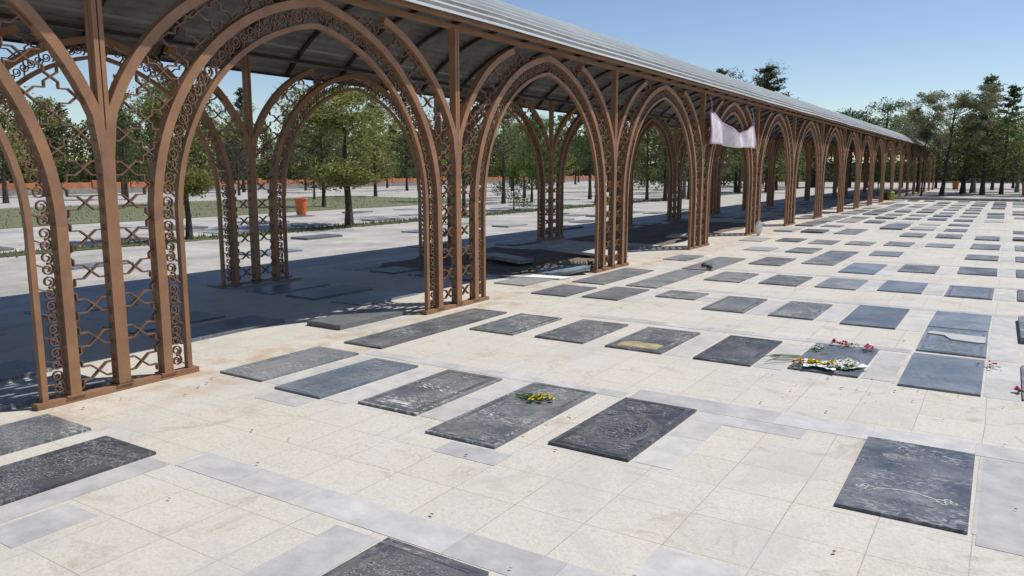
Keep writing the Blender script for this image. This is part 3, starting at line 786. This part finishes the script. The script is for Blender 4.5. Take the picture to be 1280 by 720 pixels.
# flowers
def bloom(mb, c, r, g, n=9):
    for ring, (rr, up) in enumerate(((1.0, .25), (.6, .6), (.25, .9))):
        m_ = max(4, n-ring*2)
        for i in range(m_):
            a = 2*math.pi*(i+g.random()*.5)/m_; ca, sa = math.cos(a), math.sin(a); wd = r*.42
            p0 = Vector((c[0], c[1], c[2])); tip = p0+Vector((ca*r*rr, sa*r*rr, r*up)); s_ = Vector((-sa, ca, 0))*wd
            mid = p0.lerp(tip, .6)+Vector((0, 0, r*.08))
            mb.face([tuple(p0), tuple(mid+s_*.8), tuple(tip), tuple(mid-s_*.8)])
def bouquet(loc, rz, n, m, spread, label, paper=None, stems=True, sz=.035, seed=1, L_=.35):
    g = random.Random(seed); t = thing('flower_bouquet', loc, rz); tag(t, label, 'flowers', 'flowers left on the graves')
    sm = MB()
    for i in range(n):
        x, y = g.gauss(0, spread), g.gauss(0, spread*.7); z = .008+g.random()*.03
        b = MB(); bloom(b, (x, y, z), sz*g.uniform(.7, 1.2), g); b.build('bloom', M[m], t)
        if stems: sm.tube([(x, y, z), (x*.5-L_*.5, y*.4, .02), (-L_*g.uniform(.8, 1.1), g.gauss(0, .03), .012)], .0035, 4)
        for k in range(3):
            lx, ly = x-g.random()*.1, y+g.gauss(0, .03); a = g.uniform(0, 6.28); q = g.uniform(.02, .05)
            sm.face([(lx, ly, z*.6), (lx+q*math.cos(a)+.01, ly+q*math.sin(a), z*.8), (lx+1.6*q*math.cos(a), ly+1.6*q*math.sin(a), z*.5), (lx+q*math.cos(a)-.01, ly+q*math.sin(a)-.01, z*.7)])
    sm.build('stems', M['stem'], t)
    if paper:
        b = MB(); nn = 8
        for j in range(nn+1):
            for i in range(nn+1):
                x = -L_*.9+(L_*1.1)*i/nn; y = (-1+2*j/nn)*(.04+.11*i/nn)
                b.v.append((x, y, .006+.03*abs(noise.noise(Vector((x*19, y*19, seed))))+.015*abs(j-nn/2)/(nn/2)))
        for j in range(nn):
            for i in range(nn): a = j*(nn+1)+i; b.f.append((a, a+1, a+nn+2, a+nn+1)); b.m.append(0)
        b.build('wrapping', M[paper], t)
    return t
zt = .017
bouquet((-1.34, 6.93, zt), R(190), 12, 'yellow', .06, 'yellow flowers in white paper on near left corner of the heaped grave', 'white', seed=2, sz=.032, L_=.28)
bouquet((-1.16, 6.90, zt), R(10), 6, 'white_petal', .045, 'small white flowers in paper between the yellow and the large white bunch', 'white', stems=False, seed=21, L_=.16, sz=.028)
bouquet((-1.03, 7.08, zt), R(80), 14, 'white_petal', .055, 'cream white flowers in paper on near right corner of the heaped grave', 'white', seed=3, sz=.032, L_=.2)
bouquet((-1.24, 7.90, zt), R(170), 12, 'red_petal', .055, 'flat red flowers along the far edge of the heaped grave', None, stems=False, seed=4, sz=.026)
bouquet((-1.0, 7.80, zt), R(250), 6, 'pink_petal', .05, 'pale pink flowers at the far right corner of the heaped grave', None, stems=False, seed=5, sz=.024)
bouquet((-1.42, 6.85, zt), R(150), 3, 'pink_petal', .03, 'faded pink flowers at the left corner of the heaped grave', None, stems=False, seed=6, sz=.025)
bouquet((-1.43, 7.62, zt), R(80), 9, 'white_petal', .05, 'flattened white flowers along the left edge of the heaped grave', None, stems=False, seed=31, L_=.26, sz=.024)
bouquet((-2.80, 4.80, zt), R(15), 11, 'yellow', .055, 'withered yellow flowers on the gravestone with two ovals', None, seed=7, sz=.024, L_=.2)
bouquet((.02, 7.76, .004), R(20), 4, 'red_petal', .05, 'scattered red petals on the pale strip right of the plain gravestone', None, stems=False, seed=8, sz=.016)
bouquet((.17, 6.98, .004), R(170), 2, 'pink_petal', .012, 'single pink flower with stem at the right edge', None, seed=9, sz=.028, L_=.2)
# long leaves left of the heaped grave
t = thing('palm_leaf', (-1.55, 7.1, .012), R(215)); tag(t, 'long green leaf stalks lying left of the heaped grave', 'leaf')
b = MB(); g = random.Random(4)
for k in range(7):
    a = g.uniform(-.35, .35); L_ = g.uniform(.15, .32); y0 = g.uniform(-.05, .05)
    b.tube([(-.1, y0, .02), (L_*.5*math.cos(a), y0+L_*.5*math.sin(a), .03), (L_*math.cos(a), y0+L_*math.sin(a), .005)], lambda q: .006*(1-q)+.002, 4)
b.build('stalk', M['stem'], t)
# crumbs, petals and dry leaves
b = MB(); g = random.Random(9)
for i in range(330):
    if i < 30: x, y = g.gauss(-.8, .35), g.gauss(6.5, .45); m_ = 1 if g.random() < .5 else 0
    elif i < 52: x, y = g.gauss(-2.5, .10), g.gauss(4.5, .3); m_ = 2
    elif i < 230: x, y = -5.5+abs(g.gauss(0, .35)), g.uniform(2, 30); m_ = 0
    else: x, y = g.uniform(-5.5, 1.5), g.uniform(2, 26); m_ = 0
    r_ = g.uniform(.003, .010); a = g.uniform(0, 6.3); ca, sa = math.cos(a)*r_, math.sin(a)*r_; z = .008
    b.face([(x-ca*2, y-sa*2, z), (x+sa, y-ca, z+r_*.6), (x+ca*2, y+sa*2, z), (x-sa, y+ca, z+r_*.3)], m_)
o = b.build('litter', [mat('dry_leaf_crumbs', (.13, .085, .05), .9), M['red_petal'], M['yellow']]); tag(o, 'scattered dry leaves, crumbs and petals on the paving', 'litter', kind='stuff')

# broken slabs and rubble in the open earth under the arcade
def slab(name, P, th, m, loc, rot, label, cat, group=None):
    b = MB(); b.face([(x, y, th) for x, y in P]); b.face([(x, y, 0) for x, y in reversed(P)])
    for i in range(len(P)): j = (i+1) % len(P); b.face([(*P[i], 0), (*P[j], 0), (*P[j], th), (*P[i], th)])
    o = b.build(name, m); o.location = loc; o.rotation_euler = rot; return tag(o, label, cat, group)
slab('broken_slab', [(-.45, -.25), (.1, -.32), (.42, -.1), (.35, .2), (-.2, .28), (-.5, .1)], .05, M['blue_stone'], (-6.15, 11.25, .04), (R(4), R(-6), .5), 'tilted blue grey broken slab in the open earth by the third pier', 'stone slab')
slab('broken_slab', [(-.5, -.3), (.5, -.3), (.55, .3), (-.4, .34)], .05, M['marble'], (-6.7, 13.35, .12), (R(2), R(4), .1), 'pale slab lying level at the far side of the open earth', 'stone slab')
slab('broken_slab', [(-.6, -.2), (.6, -.25), (.5, .2), (-.5, .26)], .06, M['stone_dark'], (-7.6, 11.7, .10), (R(-2), R(2), -.2), 'dark broken slab half buried in the open earth', 'stone slab')
slab('broken_slab', [(-.3, -.2), (.25, -.25), (.3, .15), (-.2, .25)], .05, M['marble'], (-6.9, 18.6, .06), (R(3), R(-5), .3), 'whitish broken slab in the shade by the fourth arch', 'stone slab')
slab('broken_slab', [(-.6, -.16), (.5, -.14), (.62, .12), (-.5, .18)], .02, M['white'], (-6.35, 10.55, .005), (0, 0, .2), 'bright broken marble sheet at the near edge of the open earth', 'stone slab')
g = random.Random(14); RK = []
for k in range(14):
    x, y = g.gauss(-6.6, .4), g.gauss(11.5, .7); kk = k; b = MB(); s_ = g.uniform(.03, .09); n = 7
    for j, (rr, zz) in enumerate(((.8, -.2), (1, .35), (.55, .8))):
        for a in range(n): th = 2*math.pi*a/n; q = rr*g.uniform(.75, 1.2)*s_; b.v.append((q*math.cos(th), q*math.sin(th)*.8, zz*s_))
    for j in range(2):
        for a in range(n): c = (a+1) % n; b.f.append((j*n+a, j*n+c, (j+1)*n+c, (j+1)*n+a)); b.m.append(0)
    b.f.append(tuple(2*n+a for a in range(n))); b.m.append(0)
    o = b.build('rock', M['kerb'] if k % 3 else M['soil']); o.location = (x, y, .06); RK.append(o)
RK.sort(key=lambda o: o.location.y)
for k, o in enumerate(RK): tag(o, 'small rubble stone in the open earth by the third pier, %s from the camera' % ORD[k], 'rock', 'rubble stones by the third pier')
for k, (x, y) in enumerate(((-4.42, 13.2), (-4.25, 12.98))):
    b = MB(); g2 = random.Random(k); n = 8; s_ = .06
    for j, (rr, zz) in enumerate(((.9, -.1), (1, .4), (.5, .9))):
        for a in range(n): th = 2*math.pi*a/n; q = rr*g2.uniform(.8, 1.2)*s_; b.v.append((q*math.cos(th), q*math.sin(th), zz*s_))
    for j in range(2):
        for a in range(n): c = (a+1) % n; b.f.append((j*n+a, j*n+c, (j+1)*n+c, (j+1)*n+a)); b.m.append(0)
    b.f.append(tuple(2*n+a for a in range(n))); b.m.append(0)
    o = b.build('rock', M['rafter']); o.location = (x, y, .035); tag(o, ('dark lump, farther of two on a long worn gravestone', 'dark lump, nearer of two on a long worn gravestone')[k], 'rock')

# orange bins
def make_bin(loc, s_, label):
    t = thing('litter_bin', loc, .4); tag(t, label, 'bin', 'orange litter bins')
    b = MB(); b.lathe([(.0, .06), (.17, .06), (.18, .08), (.225, .60), (.24, .62), (.24, .66), (.21, .66), (.205, .60), (.16, .10), (0, .10)], 20); b.build('body', M['orange'], t, smooth=False)
    b = MB(); b.lathe([(.243, .62), (.255, .63), (.255, .665), (.235, .672), (.233, .655)], 20); b.build('rim', mat('faded_orange_rim', (.55, .15, .05), .6), t)
    for a in (0, 2.1, 4.2):
        b = MB(); b.tube([(.13*math.cos(a), .13*math.sin(a), .07), (.15*math.cos(a), .15*math.sin(a), 0)], .02, 6); b.build('foot', M['dark_plastic'], t)
    t.scale = (s_, s_, s_)
make_bin((-22.4, 20.3, 0), 1.0, 'orange bin behind the arcade, seen through the first full arch')
make_bin((-4.0, 78, 0), 1.15, 'orange bin between tree trunks beyond the kerb')
make_bin((.95, 61.5, 0), 1.3, 'orange bin at the right edge beyond the kerb')
# far low wall
t = thing('low_wall', (-57, 0, 0)); tag(t, 'low orange painted wall along the edge of the wood', 'wall')
b = MB(); b.box(-.15, .15, 5, 130, -.02, .42); b.build('base', M['kerb'], t)
for yy in range(0, 42):
    b = MB() if yy % 42 == 0 else b
    b.box(-.12, .12, 5+yy*3, 7.6+yy*3, .42, .82, bev=.02); b.box(-.18, .18, 7.62+yy*3, 7.98+yy*3, .42, .98, bev=.03)
b.build('panels', M['orange_wall'], t)

# brick walls closing the wood
M['brick'] = mat('dark_red_brick', (.13, .065, .045), .9, nscale=3, namt=.4)
b = MB()
for k in range(60): b.box(-87.2+(.0), -87.0, -20+k*3.5, -16.6+k*3.5, 0, 2.5); b.box(-87.35, -86.85, -16.6+k*3.5, -16.5+k*3.5+.0, 0, 2.7)
o = b.build('boundary_wall', M['brick']); tag(o, 'added dark red brick wall blocking the horizon behind the wood on the left', 'wall')  # wall added to block the bright horizon between the trunks
b = MB()
for k in range(36): b.box(-90+k*4, -90+k*4+3.6, 144, 144.2, 0, 3.0); b.box(-90+k*4+3.6, -90+k*4+4, 143.9, 144.3, 0, 3.3)
o = b.build('boundary_wall', M['brick']); tag(o, 'dark red brick wall glimpsed far beyond the end of the plaza', 'wall')
# ------------------------------------------------------------------ trees
def leaf_cloud(mb, g, c, rad, n, lw, ll, droop=0):
    for i in range(n):
        # random point inside ellipsoid, denser outside
        while True:
            p = Vector((g.uniform(-1, 1), g.uniform(-1, 1), g.uniform(-1, 1)))
            if p.length < 1: break
        p = p*(.55+.45*p.length)
        q = Vector((c[0]+p.x*rad[0], c[1]+p.y*rad[1], c[2]+p.z*rad[2]))
        d = Vector((g.gauss(0, 1), g.gauss(0, 1), g.gauss(.25, .8)-droop)).normalized(); u = d.orthogonal().normalized()
        u = (u*math.cos(i)+d.cross(u)*math.sin(i))
        w_ = u*lw*g.uniform(.6, 1.2); l = d*ll*g.uniform(.6, 1.3)
        mb.face([tuple(q-w_), tuple(q+l*.5-w_*.6), tuple(q+l), tuple(q+l*.5+w_)])
def tree_proto(kind, seed, H, leaves, lw, ll, lm, bark):
    g = random.Random(seed); t = thing('pine_tree' if kind != 'bare' else 'leafy_tree', (0, 0, -50))
    tr = MB(); th = {'round': .32, 'cone': .16, 'bare': .30}[kind]*H
    lean = g.uniform(-.05, .05)*H
    pts = [(0, 0, -.05)]+[(lean*q*q+.04*g.gauss(0, 1)*q, .04*g.gauss(0, 1)*q, H*.93*q) for q in [i/7 for i in range(1, 8)]]
    r0 = {'round': .015, 'cone': .011, 'bare': .010}[kind]*H+.02-(.012 if seed == 1 else 0)
    tr.tube(pts, lambda q: r0*(1-.85*q)+.008*(1 if q < .95 else .5)+(r0*.35 if q < .04 else 0), 8)
    cr = MB()
    limbs = {'round': 20, 'cone': 40, 'bare': 26}[kind]
    for i in range(limbs):
        if kind == 'cone':
            u = (i+.5)/limbs; z = th+(H-th)*u; R_ = (1-u)**.8*H*.21+.12; R_ *= g.uniform(.7, 1.15)
        elif kind == 'round':
            u = g.random(); z = th+(H-th)*.92*u; R_ = H*.33*math.sqrt(max(.05, math.sin(math.pi*min(1, u*.85+.12))))*g.uniform(.55, 1.1)
        else:
            u = g.random(); z = th+(H-th)*.85*u; R_ = H*.34*g.uniform(.5, 1.05)*(1-.45*u)
        a = i*2.4+g.uniform(-.4, .4); bx = lean*(z/H)**2
        up = {'cone': .02, 'round': .12, 'bare': .55}[kind]*R_+g.uniform(0, .1)
        tip = (bx+R_*math.cos(a), R_*math.sin(a), min(H, z+up))
        zb = max(th*.85, z-R_*.35)
        mid = ((bx+tip[0])/2, tip[1]/2, (zb+tip[2])/2+.06*R_)
        tr.tube([(bx, 0, zb), mid, tip], lambda q: r0*.28*(1-.8*q)*(1-.5*u)+.005, 5)
        if kind == 'bare':
            for k in range(5):
                aa = a+g.uniform(-.9, .9); q = R_*g.uniform(.3, .6); s_ = Vector(mid).lerp(Vector(tip), g.random())
                e = s_+Vector((q*math.cos(aa), q*math.sin(aa), q*g.uniform(.3, 1.1))); tr.tube([tuple(s_), tuple((s_+e)/2+Vector((0, 0, .03))), tuple(e)], .010, 4)
                leaf_cloud(cr, g, e, (q*.5, q*.5, q*.42), max(3, int(leaves/limbs/5)), lw, ll)
            continue
        nb = 3 if kind == 'round' else 2
        for k in range(nb+1):
            f = .35+.65*k/nb; c = Vector((bx, 0, zb)).lerp(Vector(tip), f); rr = R_*(.42 if kind == 'round' else .30)*g.uniform(.8, 1.2)+.07
            leaf_cloud(cr, g, c, (rr, rr, rr*(.62 if kind == 'round' else .45)), int(leaves/limbs/(nb+1)), lw, ll, .25 if kind == 'cone' else 0)
    if kind == 'cone': leaf_cloud(cr, g, (lean, 0, H*.96), (.14, .14, H*.06), 60, lw, ll)
    tr.build('trunk', bark, t); cr.build('crown', lm, t); t['H'] = H; freeze(t); return t
PR = {
 'near': tree_proto('round', 1, 3.75, 12500, .021, .10, M['leaf_pine'], M['bark']),
 'round1': tree_proto('round', 2, 5.2, 2700, .045, .18, M['leaf_pine'], M['bark']),
 'round2': tree_proto('round', 5, 5.6, 2700, .045, .18, M['leaf_dark'], M['bark']),
 'round3': tree_proto('round', 8, 4.6, 2700, .045, .18, M['leaf_bright'], M['bark_pale']),
 'cone1': tree_proto('cone', 3, 8.0, 4200, .05, .22, M['leaf_dark'], M['bark']),
 'cone2': tree_proto('cone', 6, 7.0, 4200, .05, .22, M['leaf_pine'], M['bark']),
 'bare': tree_proto('bare', 4, 7.6, 19000, .04, .14, M['leaf_grey'], M['bark']),
 'bare2': tree_proto('bare', 14, 7.0, 3000, .035, .12, M['leaf_grey'], M['bark']),
}
usedp = set()
def tree(kind, x, y, H, label, group=None, wide=1.0, rz=None, lean=(0, 0)):
    p = PR[kind]
    if kind in usedp: t = copy_tree(p)
    else: t = p; usedp.add(kind)
    s_ = H/p['H']; t.location = (x, y, 0); t.scale = (s_*wide, s_*wide, s_); t.rotation_euler = (lean[0], lean[1], rz if rz is not None else rnd.uniform(0, 6.28))
    tag(t, label, 'tree', group); return t
tree('near', -17.0, 17.3, 4.3, 'small olive green pine in the grass strip, framed by the first full arch', wide=1.5, rz=1.0)
g = random.Random(21)
# row in the grass strip behind the arcade
desc = {'near': 'olive green pine', 'round1': 'bushy olive pine', 'round2': 'dark bushy pine', 'round3': 'fresh green tree', 'cone1': 'dark pointed conifer', 'cone2': 'olive pointed conifer', 'bare': 'sparse grey green tree', 'bare2': 'nearly bare tree'}
ys = [6.2, 11.7, 23.2, 29.0, 34.6, 40.2, 46, 52, 58, 64, 70, 77, 84]
kinds = ['round3', 'near', 'bare2', 'round3', 'round2', 'round1', 'round3', 'cone1', 'round1', 'round2', 'cone2', 'round1', 'round2']
hs = [4.0, 3.9, 5.3, 3.9, 5.5, 4.6, 5.5, 8.3, 5.8, 6.4, 7.0, 6.2, 6.8]
for k, (y, kd, h_) in enumerate(zip(ys, kinds, hs)):
    tree(kd, -17+g.uniform(-.25, .25), y, h_, '%s in the grass strip behind the arcade, %s from the left' % (desc[kd], ORD[k if k < 2 else k+1]), 'trees in the grass strip behind the arcade')
# shrub beside the third rear pier
t = thing('shrub', (-18.2, 28.6, 0)); b = MB()
for k in range(6): leaf_cloud(b, g, (g.gauss(0, .25), g.gauss(0, .25), .35+.28*k), (.5-.04*k, .5-.04*k, .35), 260, .03, .10)
b.build('foliage', M['leaf_bright'], t); b = MB(); b.tube([(0, 0, 0), (0, 0, 1.2)], .03, 5); b.build('stem', M['bark'], t); tag(t, 'upright green shrub between the rear piers in the second arch', 'shrub')
rowsX = [(-21.8, 'inner', 33, 5.4), (-26.5, 'second', 26, 8.2), (-35, 'third', 22, 7.6), (-44, 'fourth', 20, 7.0), (-51.5, 'fifth', 12, 6.4)]
for X, nm, ya, stp in rowsX:
    y = ya; k = 0
    while y < 105 and k < 14:
        kd = g.choice(['round1', 'round2', 'round1', 'round3', 'cone1', 'cone2', 'bare2', 'round2'])
        H = g.uniform(5.0, 6.6) if 'cone' not in kd else g.uniform(6.2, 8.2)
        if y < 50 and X > -40: H *= .85
        if X > -23: kd = g.choice(['round2', 'cone1', 'round2', 'cone2', 'round1']); H = min(H, 5.6) if y < 60 else H
        tree(kd, X+g.uniform(-1, 1), y+g.uniform(-1.5, 1.5), H, '%s in the %s tree row behind, %s from the left' % (desc[kd], nm, ORD[k]), 'trees in rows behind the arcade')
        y += stp*g.uniform(.85, 1.2); k += 1
# trees beyond the kerb on the right
tree('bare', -3.9, 60.5, 6.7, 'wide sparse grey green tree with leaning trunk at the end of the arcade', wide=1.5, rz=.6, lean=(0, .12))
tree('bare2', -4.95, 58.5, 5.6, 'thin pale tree just left of the leaning trunk', wide=.8, rz=2)
tree('cone1', -1.6, 63.5, 8.0, 'tall dark conifer at right, highest of its group', wide=1.35, rz=1.2)
tree('cone1', -.5, 66.5, 7.6, 'dark conifer right behind the tallest one', wide=1.15, rz=3.2)
tree('round1', -2.9, 66, 5.8, 'bushy dark tree between the sparse tree and the conifers', wide=1.5)
tree('round3', -2.4, 70, 5.6, 'fresh green tree behind the two tall conifers', wide=1.6)
tree('round1', 2.9, 68, 5.6, 'dark tree behind the broad olive tree at the right edge', wide=1.5)
tree('round3', -7.3, 56.2, 3.0, 'small green sapling by the last piers', wide=.7)
tree('round1', 1.9, 62.8, 5.9, 'broad olive tree at the right edge beyond the kerb', wide=1.35)
tree('round3', .5, 74, 5.8, 'olive tree farther back near the right edge', wide=1.2)
tree('round2', -6.2, 70, 6.2, 'dark tree behind the end of the arcade roof', wide=1.2)
tree('cone1', -15.9, 62, 9.5, 'tall dark conifer rising above the middle of the roof', wide=1.6)
tree('bare2', -18.0, 60.5, 9.3, 'bare topped tree left of the tall conifer above the roof')
tree('cone1', -16.3, 41.5, 7.2, 'conifer whose dark tip just shows above the roof')
tree('bare2', -16.0, 44.5, 7.0, 'bare tree whose twigs just show above the roof')
for k in range(18):
    X = -23+k*1.55; kd = g.choice(['round2', 'cone1', 'round1', 'round2']); tree(kd, X, 84+g.uniform(-4, 5), g.uniform(7.0, 9.0) if X < -7 else g.uniform(5.2, 6.4), '%s in the far row beyond the kerb, %s from the left' % (desc[kd], ORD[k]), 'trees in the far row beyond the kerb')
# undergrowth closing the foot of the wood
b = MB(); g = random.Random(77)
for k in range(60): leaf_cloud(b, g, (g.uniform(-32, -24), 62+k*.9, g.uniform(.6, 1.6)), (1.6, 1.6, 1.2), 60, .12, .34)
for k in range(170): leaf_cloud(b, g, (g.uniform(-80, -60), 5+k*.75+g.uniform(-1, 1), .9), (1.8, 1.8, g.uniform(1.0, 2.2)), 90, .11, .34)
for k in range(110): leaf_cloud(b, g, (-60+k*.85, g.uniform(124, 136), .9), (1.8, 1.8, g.uniform(1.2, 2.4)), 90, .12, .34)
o = b.build('undergrowth', M['leaf_dark']); tag(o, 'dark undergrowth at the foot of the far wood', 'undergrowth', kind='stuff')
# the far wood: one mass
def wood(name, spots, label, lm):
    g = random.Random(len(spots)); cr = MB(); 
    for x, y, H in spots:
        cone = g.random() < .4; th = H*.04
        n = 12
        for i in range(n):
            u = i/n; z = th+(H-th)*u; R_ = (H*.20*(1-u)**.8+.25) if cone else H*.30*math.sqrt(max(.06, math.sin(math.pi*min(1, u*.85+.12))))
            a = g.uniform(0, 6.28); q = R_*g.uniform(.2, .6)
            leaf_cloud(cr, g, (x+q*math.cos(a), y+q*math.sin(a), z), (R_*.75, R_*.75, H*.075), 60, .12, .38)
        cr.tube([(x, y, 0), (x+g.uniform(-.2, .2), y, H*.4), (x, y, H*.9)], lambda q: .14*(1-.8*q), 5, 1)
    o = cr.build(name, [lm, M['bark']]); tag(o, label, 'wood', kind='stuff')
sp = []
g = random.Random(31)
y = 6
while y < 135:
    for X in (-61, -66, -72, -79): sp.append((X+g.uniform(-2, 2), y+g.uniform(-2, 2), g.uniform(5.4, 8.2)))
    y += 2.5
wood('far_wood', sp[::2], 'dark far wood of pines behind the low orange wall', M['leaf_dark'])
wood('far_wood', sp[1::2], 'olive green part of the far wood behind the low orange wall', M['leaf_pine'])
sp = []
for k in range(110): sp.append((-62+k*.95+g.uniform(-1, 1), g.uniform(124, 142), g.uniform(7.5, 10.5)))
wood('far_wood', sp, 'far wood closing the view beyond the end of the arcade', M['leaf_dark'])
for t in PR.values():
    if 'H' in t: del t['H']
for o in bpy.data.objects:
    if 'H' in o: del o['H']
print('objects', len(bpy.data.objects), 'stones', len(S))
